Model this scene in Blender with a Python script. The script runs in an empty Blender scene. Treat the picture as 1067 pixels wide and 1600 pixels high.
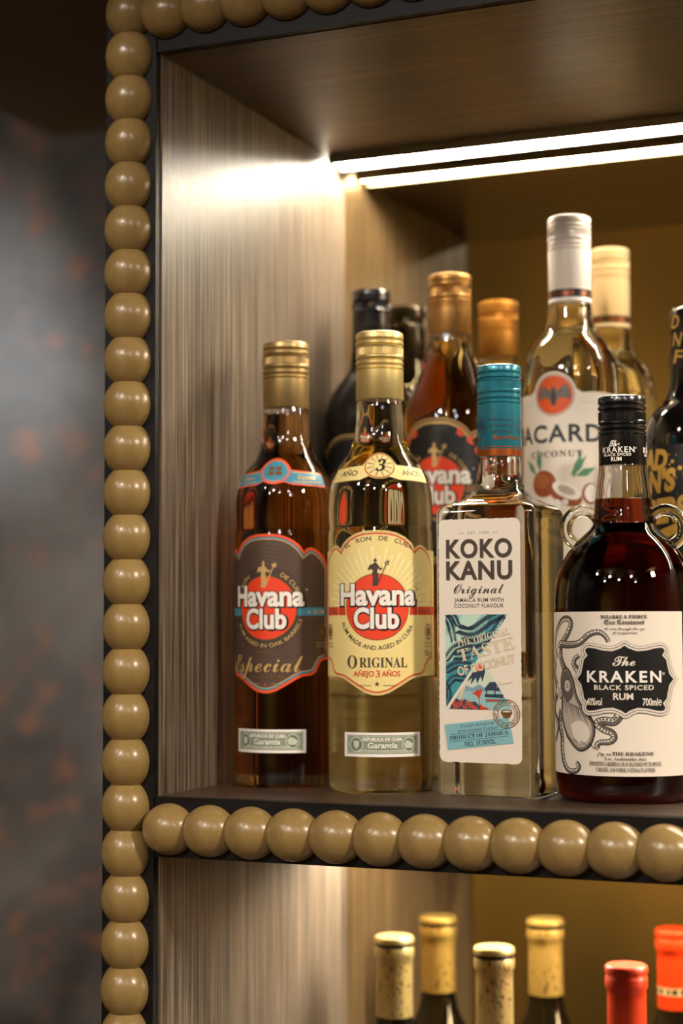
import bpy, bmesh, math, random
from math import sin, cos, pi, radians, sqrt
from mathutils import Vector, Matrix, geometry

random.seed(7)
SC = bpy.context.scene
COL = SC.collection

# ------------------------------------------------------------------ camera, view, world
SC.view_settings.view_transform = 'Standard'
SC.view_settings.look = 'None'
SC.view_settings.exposure = 0.86
SC.view_settings.gamma = 1.0
SC.view_settings.use_curve_mapping = False
cy = SC.cycles
cy.max_bounces = 18; cy.diffuse_bounces = 4; cy.glossy_bounces = 8
cy.transmission_bounces = 16; cy.transparent_max_bounces = 24; cy.volume_bounces = 0
cy.sample_clamp_indirect = 6.0; cy.sample_clamp_direct = 0.0
cy.blur_glossy = 0.3
cy.caustics_reflective = True; cy.caustics_refractive = True
cy.use_denoising = True

FPX, YAW, PIT, ROLL = 2729.47, -0.3998, 0.0645, -0.0034
CAM = Vector((0.591, -1.0287, 1.3132))
fw = Vector((sin(YAW) * cos(PIT), cos(YAW) * cos(PIT), sin(PIT)))
rt = Vector((cos(YAW), -sin(YAW), 0)); up = rt.cross(fw)
rt, up = rt * cos(ROLL) + up * sin(ROLL), -rt * sin(ROLL) + up * cos(ROLL)
cam = bpy.data.cameras.new('camera')
cam.sensor_fit = 'VERTICAL'; cam.sensor_height = 36; cam.sensor_width = 24
cam.lens = FPX / 1600 * 36
cam.clip_start = 0.01
cam.dof.use_dof = True; cam.dof.focus_distance = 1.125; cam.dof.aperture_fstop = 4.0
camo = bpy.data.objects.new('camera', cam); COL.objects.link(camo)
camo.matrix_world = Matrix(((rt.x, up.x, -fw.x, CAM.x), (rt.y, up.y, -fw.y, CAM.y), (rt.z, up.z, -fw.z, CAM.z), (0, 0, 0, 1)))
SC.camera = camo

world = bpy.data.worlds.new('world'); SC.world = world; world.use_nodes = True
world.node_tree.nodes['Background'].inputs[0].default_value = (1.0, 0.80, 0.55, 1)
world.node_tree.nodes['Background'].inputs[1].default_value = 0.02

LED_POWER = 140.0
FRONT_LAMP = 30.0      # W, ceiling panel in front of the bar
SIDE_LAMP = 27.0       # W, warm lamp to the right
WALL_SPOT = 42.0      # W, added unseen spot for the cool pool of light on the wall
ROOM_FILL = 11.0


def area(name, loc, target, size, size_y, power, color, spread=180):
    l = bpy.data.lights.new(name, 'AREA'); l.shape = 'RECTANGLE'; l.size = size; l.size_y = size_y
    l.energy = power; l.color = color; l.spread = radians(spread)
    o = bpy.data.objects.new(name, l); COL.objects.link(o)
    o.location = loc
    o.rotation_euler = (Vector(target) - Vector(loc)).to_track_quat('-Z', 'Y').to_euler()
    return o


# downlights over the room in front of the bar
for n, (x, y, z, w, col) in enumerate(((-0.15, -2.2, 2.60, 0.44, (1.0, 0.90, 0.78)), (0.55, -2.7, 2.60, 0.14, (1.0, 0.89, 0.76)), (1.35, -2.0, 2.60, 0.10, (1.0, 0.86, 0.70)),
                                       (-0.75, -2.9, 2.60, 0.12, (0.90, 0.92, 1.0)), (2.1, -2.7, 2.60, 0.12, (0.86, 0.86, 1.0)), (-1.0, -1.7, 2.60, 0.14, (1.0, 0.88, 0.75)))):
    o = area('downlight', (x, y, z), (0.25, 0.0, 1.25), 0.16, 0.16, FRONT_LAMP * w, col)
    o.data.shape = 'DISK'
area('side_lamp_light', (2.35, -0.80, 2.55), (0.1, 0.0, 1.35), 0.26, 0.26, SIDE_LAMP, (1.0, 0.88, 0.72))
sp = bpy.data.lights.new('wall_spot_light', 'SPOT'); sp.energy = WALL_SPOT; sp.color = (0.93, 0.97, 1.0)
sp.spot_size = radians(38); sp.spot_blend = 1.0; sp.shadow_soft_size = 0.05
spo = bpy.data.objects.new('wall_spot_light', sp); COL.objects.link(spo); spo.location = (-1.35, 0.25, 1.85)
spo.rotation_euler = (Vector((-1.20, 1.35, 1.76)) - spo.location).to_track_quat('-Z', 'Y').to_euler()
area('low_wall_fill', (-1.30, -0.2, 1.55), (-0.98, 1.35, 1.02), 0.25, 0.25, 1.8, (1.0, 0.88, 0.76), 90)  # added weak fill for the lower wall, no fixture behind it
area('room_fill_light', (-0.75, -2.6, 1.2), (-0.75, -3.3, 1.3), 0.9, 0.3, ROOM_FILL, (1.0, 0.82, 0.52))  # added fill in mid-air, brightens the front wall that the mirror reflects

# ------------------------------------------------------------------ materials


def lin(c):
    return tuple(((v / 255) / 12.92 if v / 255 <= 0.04045 else ((v / 255 + 0.055) / 1.055) ** 2.4) for v in c) + (1.0,)


MATS = {}


def mat(name, rgb, rough=0.5, metal=0.0, spec=0.5, coat=0.0):
    if name in MATS: return MATS[name]
    m = bpy.data.materials.new(name); m.use_nodes = True
    b = m.node_tree.nodes['Principled BSDF']
    b.inputs['Base Color'].default_value = lin(rgb)
    b.inputs['Roughness'].default_value = rough
    b.inputs['Metallic'].default_value = metal
    b.inputs['Specular IOR Level'].default_value = spec
    b.inputs['Coat Weight'].default_value = coat
    MATS[name] = m
    return m


def N(m, t, **kw):
    n = m.node_tree.nodes.new(t)
    for k, v in kw.items(): setattr(n, k, v)
    return n


def L(m, a, b): m.node_tree.links.new(a, b)


def coords(m, scale):
    tc = N(m, 'ShaderNodeTexCoord'); mp = N(m, 'ShaderNodeMapping')
    mp.inputs['Scale'].default_value = scale
    L(m, tc.outputs['Object'], mp.inputs['Vector'])
    return mp.outputs['Vector']


def ramp(m, src, stops):
    r = N(m, 'ShaderNodeValToRGB')
    while len(r.color_ramp.elements) < len(stops): r.color_ramp.elements.new(0.5)
    for e, (p, c) in zip(r.color_ramp.elements, stops):
        e.position = p; e.color = c
    L(m, src, r.inputs['Fac'])
    return r.outputs['Color']


def noise(m, vec, scale, detail=4, rough=0.55, dist=0.0):
    n = N(m, 'ShaderNodeTexNoise')
    n.inputs['Scale'].default_value = scale; n.inputs['Detail'].default_value = detail
    n.inputs['Roughness'].default_value = rough; n.inputs['Distortion'].default_value = dist
    L(m, vec, n.inputs['Vector'])
    return n.outputs['Fac']


def bump(m, src, strength, dist):
    b = N(m, 'ShaderNodeBump'); b.inputs['Strength'].default_value = strength; b.inputs['Distance'].default_value = dist
    L(m, src, b.inputs['Height']); L(m, b.outputs['Normal'], m.node_tree.nodes['Principled BSDF'].inputs['Normal'])


def wood(name, scale, dark, mid, light, rough=0.38):
    m = mat(name, mid, rough)
    v = coords(m, scale)
    f = noise(m, v, 1.0, 8, 0.7, 0.25)
    c = ramp(m, f, [(0.36, lin(dark)), (0.5, lin(mid)), (0.64, lin(light))])
    L(m, c, m.node_tree.nodes['Principled BSDF'].inputs['Base Color'])
    r = N(m, 'ShaderNodeMapRange'); r.inputs['To Min'].default_value = rough - 0.07; r.inputs['To Max'].default_value = rough + 0.12
    L(m, f, r.inputs['Value']); L(m, r.outputs[0], m.node_tree.nodes['Principled BSDF'].inputs['Roughness'])
    bump(m, f, 0.3, 0.0006)
    return m


WOOD_V = wood('wood_vertical', (330, 330, 5), (46, 37, 30), (96, 83, 70), (142, 127, 108), 0.34)
WOOD_H = wood('wood_along', (6, 300, 300), (36, 27, 21), (64, 50, 39), (92, 73, 57), 0.33)
BLACK_WOOD = wood('wood_black', (8, 220, 60), (8, 7, 6), (15, 12, 11), (27, 22, 19), 0.5)
BLACK_WOOD.node_tree.nodes['Principled BSDF'].inputs['Specular IOR Level'].default_value = 0.2
PAINT = mat('ochre_paint', (142, 116, 70), 0.27)
_f = noise(PAINT, coords(PAINT, (1, 1, 1)), 90, 4, 0.6)
bump(PAINT, _f, 0.22, 0.0012)
L(PAINT, ramp(PAINT, noise(PAINT, coords(PAINT, (1, 1, 1)), 60, 5, 0.6), [(0.3, lin((134, 108, 62))), (0.7, lin((150, 124, 77)))]), PAINT.node_tree.nodes['Principled BSDF'].inputs['Base Color'])

PATINA = mat('patina_wall', (52, 48, 46), 0.42)
_v = coords(PATINA, (1, 1, 1))
_n1 = noise(PATINA, _v, 5.0, 6, 0.6, 0.4)
_n2 = noise(PATINA, _v, 14.0, 6, 0.65, 0.8)
_base = ramp(PATINA, _n1, [(0.3, lin((52, 48, 45))), (0.5, lin((78, 73, 69))), (0.72, lin((108, 103, 98)))])
_rust = ramp(PATINA, _n2, [(0.54, (0, 0, 0, 1)), (0.68, (0.5, 0.5, 0.5, 1))])
_mx = N(PATINA, 'ShaderNodeMix'); _mx.data_type = 'RGBA'
L(PATINA, _rust, _mx.inputs['Factor']); L(PATINA, _base, _mx.inputs['A']); _mx.inputs['B'].default_value = lin((164, 92, 46))
L(PATINA, _mx.outputs['Result'], PATINA.node_tree.nodes['Principled BSDF'].inputs['Base Color'])

SOFFIT = mat('ochre_ceiling', (120, 86, 26), 0.7)
ROOMWALL = mat('ochre_wall', (130, 98, 48), 0.7)
_w = noise(ROOMWALL, coords(ROOMWALL, (0.8, 0.8, 0.5)), 1.2, 3, 0.5)
L(ROOMWALL, ramp(ROOMWALL, _w, [(0.35, lin((92, 78, 38))), (0.65, lin((150, 118, 62)))]), ROOMWALL.node_tree.nodes['Principled BSDF'].inputs['Base Color'])
FLOORM = wood('floor_boards', (3, 30, 30), (40, 28, 20), (66, 48, 33), (88, 66, 46), 0.4)

MIRROR = mat('bronze_mirror', (230, 212, 172), 0.012, 1.0)
ALU = mat('aluminium', (150, 148, 140), 0.35, 1.0)
LED = bpy.data.materials.new('led_diffuser'); LED.use_nodes = True
_b = LED.node_tree.nodes['Principled BSDF']
_b.inputs['Base Color'].default_value = (0.8, 0.8, 0.8, 1)
_b.inputs['Emission Color'].default_value = (1.0, 0.91, 0.76, 1)
_b.inputs['Emission Strength'].default_value = LED_POWER


def glassmat(name, rgb=(255, 255, 255), rough=0.0, ior=1.45):
    m = mat(name, rgb, rough)
    b = m.node_tree.nodes['Principled BSDF']
    b.inputs['Transmission Weight'].default_value = 1.0
    b.inputs['IOR'].default_value = ior
    return m


def liquidmat(name, sigma):
    m = bpy.data.materials.new(name); m.use_nodes = True
    nt = m.node_tree; nt.nodes.clear()
    out = nt.nodes.new('ShaderNodeOutputMaterial')
    tr = nt.nodes.new('ShaderNodeBsdfTransparent')
    va = nt.nodes.new('ShaderNodeVolumeAbsorption')
    d = max(sigma)
    va.inputs['Density'].default_value = d
    va.inputs['Color'].default_value = tuple(1 - s / d for s in sigma) + (1,)
    nt.links.new(tr.outputs[0], out.inputs['Surface']); nt.links.new(va.outputs[0], out.inputs['Volume'])
    return m


GLASS = glassmat('clear_glass', (252, 253, 250))
AMBER = liquidmat('amber_rum', (9, 27, 60))
AMBER7 = liquidmat('amber_rum_light', (1.8, 8.5, 30))
PALE = liquidmat('pale_rum', (0.3, 1.2, 9.0))
WATER = liquidmat('clear_rum', (0.7, 0.8, 1.5))
DARKR = liquidmat('black_rum', (42, 100, 140))
DARKGLASS = mat('dark_bottle_glass', (10, 8, 7), 0.06, 0, 0.6)
WINEGLASS = mat('dark_green_glass', (12, 12, 8), 0.07, 0, 0.6)
GOLDCAP = mat('gold_cap', (170, 144, 94), 0.38, 0.8)
PALEGOLD = mat('pale_gold_cap', (206, 182, 118), 0.38, 0.75)
BRONZECAP = mat('bronze_cap', (186, 140, 78), 0.38, 0.8)
BLACKCAP = mat('black_cap', (16, 14, 14), 0.22, 0.0, 0.6, 0.5)
TEALCAP = mat('teal_cap', (44, 122, 138), 0.24, 0.35)
WHITECAP = mat('white_cap', (226, 214, 200), 0.32, 0.0, 0.5, 0.2)

# ink and paper
def ink(name, rgb, rough=0.5, metal=0.0): return mat('ink_' + name, rgb, rough, metal)


CREAM = ink('cream', (236, 214, 140)); WHITE = ink('white', (240, 234, 224)); PAPER = ink('paper', (232, 221, 205))
BLK = ink('black', (16, 14, 13), 0.4); RED = ink('red', (205, 58, 26)); ORANGE = ink('orange', (238, 84, 32))
CIRC = ink('circle_orange', (232, 62, 18)); BROWN = ink('brown', (84, 62, 50)); BLUE = ink('blue', (62, 138, 166))
GOLDI = ink('gold', (206, 170, 104), 0.4, 0.2); DKGOLD = ink('dark_gold', (120, 88, 44), 0.4, 0.2)
GREEN = ink('bank_green', (104, 116, 96)); PALEGREEN = ink('pale_green', (196, 200, 180)); CHOC = ink('chocolate', (66, 52, 42))
BEIGE = ink('beige', (214, 200, 168)); TEAL = ink('teal', (58, 150, 158)); NAVY = ink('navy', (36, 58, 78)); SEAF = ink('seafoam', (150, 206, 190))
STAMP = ink('stamp_blue', (128, 182, 190)); SILVER = ink('silver', (236, 226, 212), 0.3, 0.15); GREY = ink('grey', (128, 118, 108)); LGREY = ink('light_grey', (188, 176, 162))
COCO = ink('coconut', (150, 74, 34)); LEAF = ink('leaf', (86, 140, 104)); COPPER = ink('copper', (176, 92, 40), 0.3, 0.8); RAY = ink('ray', (244, 228, 168))
BRUSH = ink('brush_gold', (206, 160, 70), 0.4, 0.2)

# ------------------------------------------------------------------ mesh helpers


def link(name, me, parent=None, mats=(), smooth=None):
    for m in mats: me.materials.append(m)
    if smooth is not None:
        for p in me.polygons: p.use_smooth = True
        me.set_sharp_from_angle(angle=radians(smooth))
    o = bpy.data.objects.new(name, me); COL.objects.link(o)
    if parent: o.parent = parent
    return o


def from_bm(name, bm, parent=None, mats=(), smooth=None):
    me = bpy.data.meshes.new(name); bm.to_mesh(me); bm.free()
    return link(name, me, parent, mats, smooth)


def tag(o, label=None, cat=None, group=None, kind=None):
    if label: o['label'] = label
    if cat: o['category'] = cat
    if group: o['group'] = group
    if kind: o['kind'] = kind
    return o


RISER = 0.072


def empty(name, loc, label, cat, group=None, rz=0):
    o = bpy.data.objects.new(name, None); COL.objects.link(o)
    if cat == 'bottle': loc = (loc[0], loc[1], loc[2] + 0.0004)
    o.location = loc; o.rotation_euler = (0, 0, rz); o.empty_display_size = 0.02
    return tag(o, label, cat, group)


def add_box(bm, x0, x1, y0, y1, z0, z1, bev=0.0):
    vs = [bm.verts.new((x, y, z)) for x in (x0, x1) for y in (y0, y1) for z in (z0, z1)]
    fs = [bm.faces.new([vs[i] for i in f]) for f in ((0, 1, 3, 2), (4, 6, 7, 5), (0, 4, 5, 1), (2, 3, 7, 6), (0, 2, 6, 4), (1, 5, 7, 3))]
    if bev:
        es = list({e for f in fs for e in f.edges})
        bmesh.ops.bevel(bm, geom=es, offset=bev, segments=2, affect='EDGES')


def box(name, parent, m, x0, x1, y0, y1, z0, z1, bev=0.0):
    bm = bmesh.new(); add_box(bm, x0, x1, y0, y1, z0, z1, bev)
    bmesh.ops.recalc_face_normals(bm, faces=bm.faces)
    return from_bm(name, bm, parent, [m], 40 if bev else None)


def add_lathe(bm, prof, seg=64, cap0=True, cap1=True, flip=False, mod=None, mi=None):
    """prof: (r, h) from bottom to top, metres. r<=0 makes a pole."""
    rings = []
    for k, (r, h) in enumerate(prof):
        if r <= 1e-6:
            rings.append([bm.verts.new((0, 0, h))]); continue
        rings.append([bm.verts.new(((r + (mod(k, i) if mod else 0)) * cos(2 * pi * i / seg), (r + (mod(k, i) if mod else 0)) * sin(2 * pi * i / seg), h)) for i in range(seg)])
    fs = []
    for k in range(len(rings) - 1):
        a, b = rings[k], rings[k + 1]
        for i in range(seg):
            j = (i + 1) % seg
            if len(a) == 1 and len(b) == 1: continue
            if len(a) == 1: f = (a[0], b[j], b[i])
            elif len(b) == 1: f = (a[i], a[j], b[0])
            else: f = (a[i], a[j], b[j], b[i])
            if flip: f = f[::-1]
            ff = bm.faces.new(f); fs.append(ff)
            if mi: ff.material_index = mi(k)
    if cap0 and len(rings[0]) > 1:
        f = rings[0][::-1]; fs.append(bm.faces.new(f[::-1] if flip else f))
    if cap1 and len(rings[-1]) > 1:
        f = rings[-1]; fs.append(bm.faces.new(f[::-1] if flip else f))
    return fs


def interp(tab, h):
    if h <= tab[0][0]: return tab[0][1]
    for (h0, r0), (h1, r1) in zip(tab, tab[1:]):
        if h <= h1: return r0 + (r1 - r0) * (h - h0) / (h1 - h0)
    return tab[-1][1]


def catmull(pts, n=6):
    out = []
    for i in range(len(pts) - 1):
        p0 = pts[max(i - 1, 0)]; p1 = pts[i]; p2 = pts[i + 1]; p3 = pts[min(i + 2, len(pts) - 1)]
        for k in range(n):
            t = k / n
            out.append(tuple(0.5 * (2 * b + (c - a) * t + (2 * a - 5 * b + 4 * c - d) * t * t + (3 * b - a - 3 * c + d) * t ** 3) for a, b, c, d in zip(p0, p1, p2, p3)))
    out.append(tuple(pts[-1]))
    return out


# ------------------------------------------------------------------ printed labels (millimetres in u, v)
def _mathmap(s, up_, lo_):
    return ''.join(chr(up_ + ord(c) - 65) if 'A' <= c <= 'Z' else chr(lo_ + ord(c) - 97) if 'a' <= c <= 'z' else c for c in s)


def serif(s): return _mathmap(s, 0x1D400, 0x1D41A)
def script(s): return _mathmap(s, 0x1D4D0, 0x1D4EA)
def frak(s): return _mathmap(s, 0x1D56C, 0x1D586)
def mono(s): return _mathmap(s, 0x1D670, 0x1D68A)
def itserif(s): return _mathmap(s, 0x1D468, 0x1D482)


_TX = {}


def text_mesh(s, bold, track, res=4):
    key = (s, bold, track, res)
    if key in _TX: return _TX[key]
    c = bpy.data.curves.new('t', 'FONT'); c.body = s; c.offset = bold; c.space_character = track; c.resolution_u = res
    o = bpy.data.objects.new('t', c); COL.objects.link(o)
    dg = bpy.context.evaluated_depsgraph_get()
    me = bpy.data.meshes.new_from_object(o.evaluated_get(dg))
    vs = [(v.co.x, v.co.y) for v in me.vertices]; fs = [tuple(p.vertices) for p in me.polygons]
    bpy.data.objects.remove(o); bpy.data.curves.remove(c); bpy.data.meshes.remove(me)
    _TX[key] = (vs, fs)
    return _TX[key]


class Label:
    def __init__(self, step=0.014):
        self.V = []; self.F = []; self.M = []; self.mats = []; self.z = 0.12; self.step = step

    def _mi(self, m):
        if m not in self.mats: self.mats.append(m)
        return self.mats.index(m)

    def add(self, vs, fs, m, same=False):
        if not same: self.z += self.step
        o = len(self.V); mi = self._mi(m)
        self.V += [(x, y, self.z) for x, y in vs]
        for f in fs:
            a, b, c = vs[f[0]], vs[f[1]], vs[f[2]]
            s = 0.0
            for i in range(len(f)):
                p, q = vs[f[i]], vs[f[(i + 1) % len(f)]]; s += p[0] * q[1] - q[0] * p[1]
            f = f if s > 0 else tuple(reversed(f))
            self.F.append(tuple(i + o for i in f)); self.M.append(mi)

    def poly(self, pts, m, holes=(), same=False):
        loops = [[Vector((x, y, 0)) for x, y in pts]] + [[Vector((x, y, 0)) for x, y in h] for h in holes]
        tris = geometry.tessellate_polygon(loops)
        flat = [(v.x, v.y) for l in loops for v in l]
        self.add(flat, [tuple(t) for t in tris if len(set(t)) == 3], m, same)

    def rect(self, x0, x1, y0, y1, m, same=False): self.poly([(x0, y0), (x1, y0), (x1, y1), (x0, y1)], m, (), same)

    def disc(self, x, y, r, m, ry=None, n=48, same=False):
        self.poly([(x + r * cos(2 * pi * i / n), y + (ry or r) * sin(2 * pi * i / n)) for i in range(n)], m, (), same)

    def ring(self, x, y, r0, r1, m, k=1.0, n=48, same=False):
        vs = [(x + r * cos(2 * pi * i / n), y + k * r * sin(2 * pi * i / n)) for r in (r0, r1) for i in range(n)]
        self.add(vs, [(i, (i + 1) % n, n + (i + 1) % n, n + i) for i in range(n)], m, same)

    def stroke(self, pts, w, m, smooth=True, same=False):
        """pts with constant w or per-point widths."""
        ws = w if isinstance(w, (list, tuple)) else [w] * len(pts)
        P = [(x, y, ww) for (x, y), ww in zip(pts, ws)]
        if smooth and len(P) > 2: P = catmull(P, 6)
        vs = []; n = len(P)
        for i, (x, y, ww) in enumerate(P):
            a = P[max(i - 1, 0)]; b = P[min(i + 1, n - 1)]
            dx, dy = b[0] - a[0], b[1] - a[1]; l = sqrt(dx * dx + dy * dy) or 1
            vs += [(x - dy / l * ww / 2, y + dx / l * ww / 2), (x + dy / l * ww / 2, y - dx / l * ww / 2)]
        self.add(vs, [(2 * i, 2 * i + 1, 2 * i + 3, 2 * i + 2) for i in range(n - 1)], m, same)

    def text(self, s, cx, base, width, cap, m, bold=0.0, shear=0.0, arc=None, rot=0.0, track=1.0, same=False, clip=None):
        vs, fs = text_mesh(s, bold, track)
        if not vs: return
        x0 = min(v[0] for v in vs); x1 = max(v[0] for v in vs)
        sy = cap / 0.69; sx = width / (x1 - x0) if width else sy
        pts = [((x - (x0 + x1) / 2) * sx + shear * y * sy, y * sy) for x, y in vs]
        if arc:                              # (centre x, centre y, radius, +1 over / -1 under)
            ax, ay, r, d = arc
            mid = cx / r
            if d > 0: pts = [(ax + (r + y) * sin(mid + x / r), ay + (r + y) * cos(mid + x / r)) for x, y in pts]
            else: pts = [(ax + (r - y) * sin(mid + x / r), ay - (r - y) * cos(mid + x / r)) for x, y in pts]
        else:
            c, sn = cos(rot), sin(rot)
            pts = [(cx + x * c - y * sn, base + x * sn + y * c) for x, y in pts]
        self.add(pts, fs, m, same)

    def build(self, name, parent, mapf, du=1.5, dv=None, label=None):
        bm = bmesh.new()
        vs = [bm.verts.new(v) for v in self.V]
        for f, mi in zip(self.F, self.M):
            try: bm.faces.new([vs[i] for i in f]).material_index = mi
            except ValueError: pass
        for ax, d in ((0, du), (1, dv)):
            if not d: continue
            lo = min(v.co[ax] for v in bm.verts); hi = max(v.co[ax] for v in bm.verts)
            k = math.ceil(lo / d)
            while k * d < hi:
                co = Vector((0, 0, 0)); co[ax] = k * d + 1e-4; no = Vector((0, 0, 0)); no[ax] = 1
                bmesh.ops.bisect_plane(bm, geom=bm.verts[:] + bm.edges[:] + bm.faces[:], plane_co=co, plane_no=no, dist=1e-6)
                k += 1
        for v in bm.verts: v.co = mapf(v.co.x, v.co.y, v.co.z)
        o = from_bm(name, bm, parent, self.mats, 60)
        if label: o['label'] = label
        return o


def cylmap(R, th0):
    def f(u, v, z):
        t = th0 + u / (R * 1000)
        r = R + z / 1000
        return Vector((r * sin(t), -r * cos(t), v / 1000))
    return f


def revmap(tab, rref, th0):
    def f(u, v, z):
        t = th0 + u / rref
        r = interp(tab, v); s = (interp(tab, v + 0.5) - interp(tab, v - 0.5))
        n = Vector((1, -s)).normalized()
        rr = (r + n.x * z) / 1000
        return Vector((rr * sin(t), -rr * cos(t), (v + n.y * z) / 1000))
    return f


def flatmap(y):
    return lambda u, v, z: Vector((u / 1000, -y - z / 1000, v / 1000))


def inset(pts, d):
    out = []; n = len(pts)
    A = sum(pts[i][0] * pts[(i + 1) % n][1] - pts[(i + 1) % n][0] * pts[i][1] for i in range(n))
    s = 1 if A > 0 else -1
    for i in range(n):
        p, q, r = pts[i - 1], pts[i], pts[(i + 1) % n]
        n1 = Vector((-(q[1] - p[1]), q[0] - p[0])).normalized(); n2 = Vector((-(r[1] - q[1]), r[0] - q[0])).normalized()
        m = (n1 + n2)
        m = m.normalized() if m.length > 1e-6 else n1
        k = 1 / max(0.6, m.dot(n1))
        out.append((q[0] + s * m.x * d * k, q[1] + s * m.y * d * k))
    return out


def clip_convex(sub, tri):
    n = len(tri)
    A = sum(tri[i][0] * tri[(i + 1) % n][1] - tri[(i + 1) % n][0] * tri[i][1] for i in range(n))
    if A < 0: tri = tri[::-1]
    out = list(sub)
    for i in range(n):
        a, b = tri[i], tri[(i + 1) % n]; inp = out; out = []
        side = lambda p: (b[0] - a[0]) * (p[1] - a[1]) - (b[1] - a[1]) * (p[0] - a[0])
        for j in range(len(inp)):
            p, q = inp[j - 1], inp[j]; sp, sq = side(p), side(q)
            if (sp >= 0) != (sq >= 0):
                t = sp / (sp - sq); out.append((p[0] + t * (q[0] - p[0]), p[1] + t * (q[1] - p[1])))
            if sq >= 0: out.append(q)
        if not out: return []
    return out


# ------------------------------------------------------------------ the setting
def structure(name, m, *b):
    o = box(name, None, m, *b); o['kind'] = 'structure'; return o


XL, YB = -1.6, 1.35
structure('floor', FLOORM, XL - 0.1, 3.2, -3.4, YB + 0.1, -0.08, 0.0)
structure('ceiling', SOFFIT, XL - 0.1, 3.2, -3.4, YB + 0.1, 2.7, 2.78)
structure('wall_left', PATINA, XL - 0.1, XL, -3.4, YB + 0.1, 0.0, 2.7)
structure('wall_back', PATINA, XL, 3.1, YB, YB + 0.1, 0.0, 2.7)
structure('wall_right', ROOMWALL, 3.1, 3.2, -3.4, YB + 0.1, 0.0, 2.7)
structure('wall_front', ROOMWALL, XL, 3.1, -3.4, -3.3, 0.0, 2.7)
structure('trim_1', SOFFIT, -0.694, 1.1, -0.66, 1.0, 1.985, 2.7)     # dropped soffit over the bar; unseen front reach added to shade the top beads

# ------------------------------------------------------------------ the bar cabinet
XW, D = 0.0213, 0.3275
ZS, ZC, ZL = 1.2, 1.7034, 0.757
XR = 0.98
cab = empty('bar_cabinet', (0.48, 0.18, 0.0), 'dark wood bar shelving with ochre beaded edging, mirror back and two lit shelves of bottles', 'cabinet')
INV = Matrix.Translation((-0.48, -0.18, 0.0))


def cpart(o):
    o.parent = cab; o.matrix_parent_inverse = INV
    return o


def cbox(name, m, *b): return cpart(box(name, None, m, *b))


cbox('side_panel', WOOD_V, -0.0175, XW, 0.0062, 0.36, 0.0, 1.983, 0.0008)
cbox('side_panel', WOOD_V, XR, XR + 0.038, 0.0062, 0.36, 0.0, 1.983, 0.0008)
cbox('stile', BLACK_WOOD, -0.0188, 0.0203, 0.0, 0.006, 0.0, 1.983)
cbox('stile', BLACK_WOOD, XR, XR + 0.038, 0.0, 0.006, 0.0, 1.983)
cbox('shelf', WOOD_H, XW, XR, 0.006, 0.36, 1.1615, ZS, 0.0006)
WOOD_T = wood('wood_ceiling', (4, 200, 200), (22, 15, 10), (56, 41, 27), (94, 70, 46), 0.36)
cbox('top_shelf', WOOD_T, XW, XR, 0.006, 0.36, ZC, 1.756, 0.0006)
cbox('lower_shelf', WOOD_H, XW, XR, 0.006, 0.36, ZL - 0.04, ZL, 0.0006)
cbox('rail', BLACK_WOOD, XW, XR, 0.0, 0.0058, 1.1605, 1.1995)
cbox('rail', BLACK_WOOD, XW, XR, 0.0, 0.0058, ZC + 0.0005, 1.756)
cbox('back_panel', BLACK_WOOD, XW, XR, D + 0.006, 0.36, 0.0, 1.983)
cbox('mirror', MIRROR, XW, XR, D, D + 0.006, ZS, ZC)
cbox('mirror', MIRROR, XW, XR, D, D + 0.006, ZL, 1.1615)
RISER = 0.072

# beaded edging: ellipsoidal beads cut where they meet, half round against the board
BR, BS = 0.017, 0.030


def bead_mesh(axis):
    bm = bmesh.new(); seg, n = 40, 14
    a = 0.0188
    rows = []
    for k in range(n + 1):
        t = -BS / 2 + BS * k / n
        t = BS / 2 * sin(pi / 2 * (2 * k / n - 1))
        r = BR * sqrt(max(0, 1 - (t / a) ** 2))
        rows.append([(r * cos(pi + pi * i / seg), r * sin(pi + pi * i / seg), t) for i in range(seg + 1)])
    vr = []
    for row in rows:
        vr.append([bm.verts.new((x, y, t) if axis == 'z' else (t, y, x)) for x, y, t in row])
    for k in range(n):
        for i in range(seg):
            bm.faces.new((vr[k][i], vr[k][i + 1], vr[k + 1][i + 1], vr[k + 1][i]))
        bm.faces.new((vr[k][0], vr[k + 1][0], vr[k + 1][-1], vr[k][-1]))
    bm.faces.new(vr[0]); bm.faces.new(vr[-1])
    bmesh.ops.recalc_face_normals(bm, faces=bm.faces)
    me = bpy.data.meshes.new('bead'); bm.to_mesh(me); bm.free()
    me.materials.append(PAINT)
    for p in me.polygons: p.use_smooth = True
    me.set_sharp_from_angle(angle=radians(50))
    return me


BZ, BX = bead_mesh('z'), bead_mesh('x')


def moulding(x0, x1, z0, z1, spots, me):
    m = cpart(box('bead_moulding', None, PAINT, x0, x1, -0.0015, 0.0, z0, z1))
    for (x, z) in spots:
        b = bpy.data.objects.new('bead', me); COL.objects.link(b)
        b.location = (x, -0.0002, z); b.parent = m; b.matrix_parent_inverse = Matrix.Identity(4)
    return m


OZ = 1.7175
moulding(-0.008, 0.008, 0.92, 1.98, [(0.0, OZ + 0.015 - 0.03 * k) for k in range(-8, 26)], BZ)
moulding(0.018, XR - 0.001, 1.1714, 1.1866, [(0.0325 + 0.0300 * k, 1.179) for k in range(32)], BX)
moulding(0.018, XR - 0.001, 1.7216, 1.7368, [(0.0290 + 0.0300 * k, 1.7292) for k in range(32)], BX)


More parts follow.
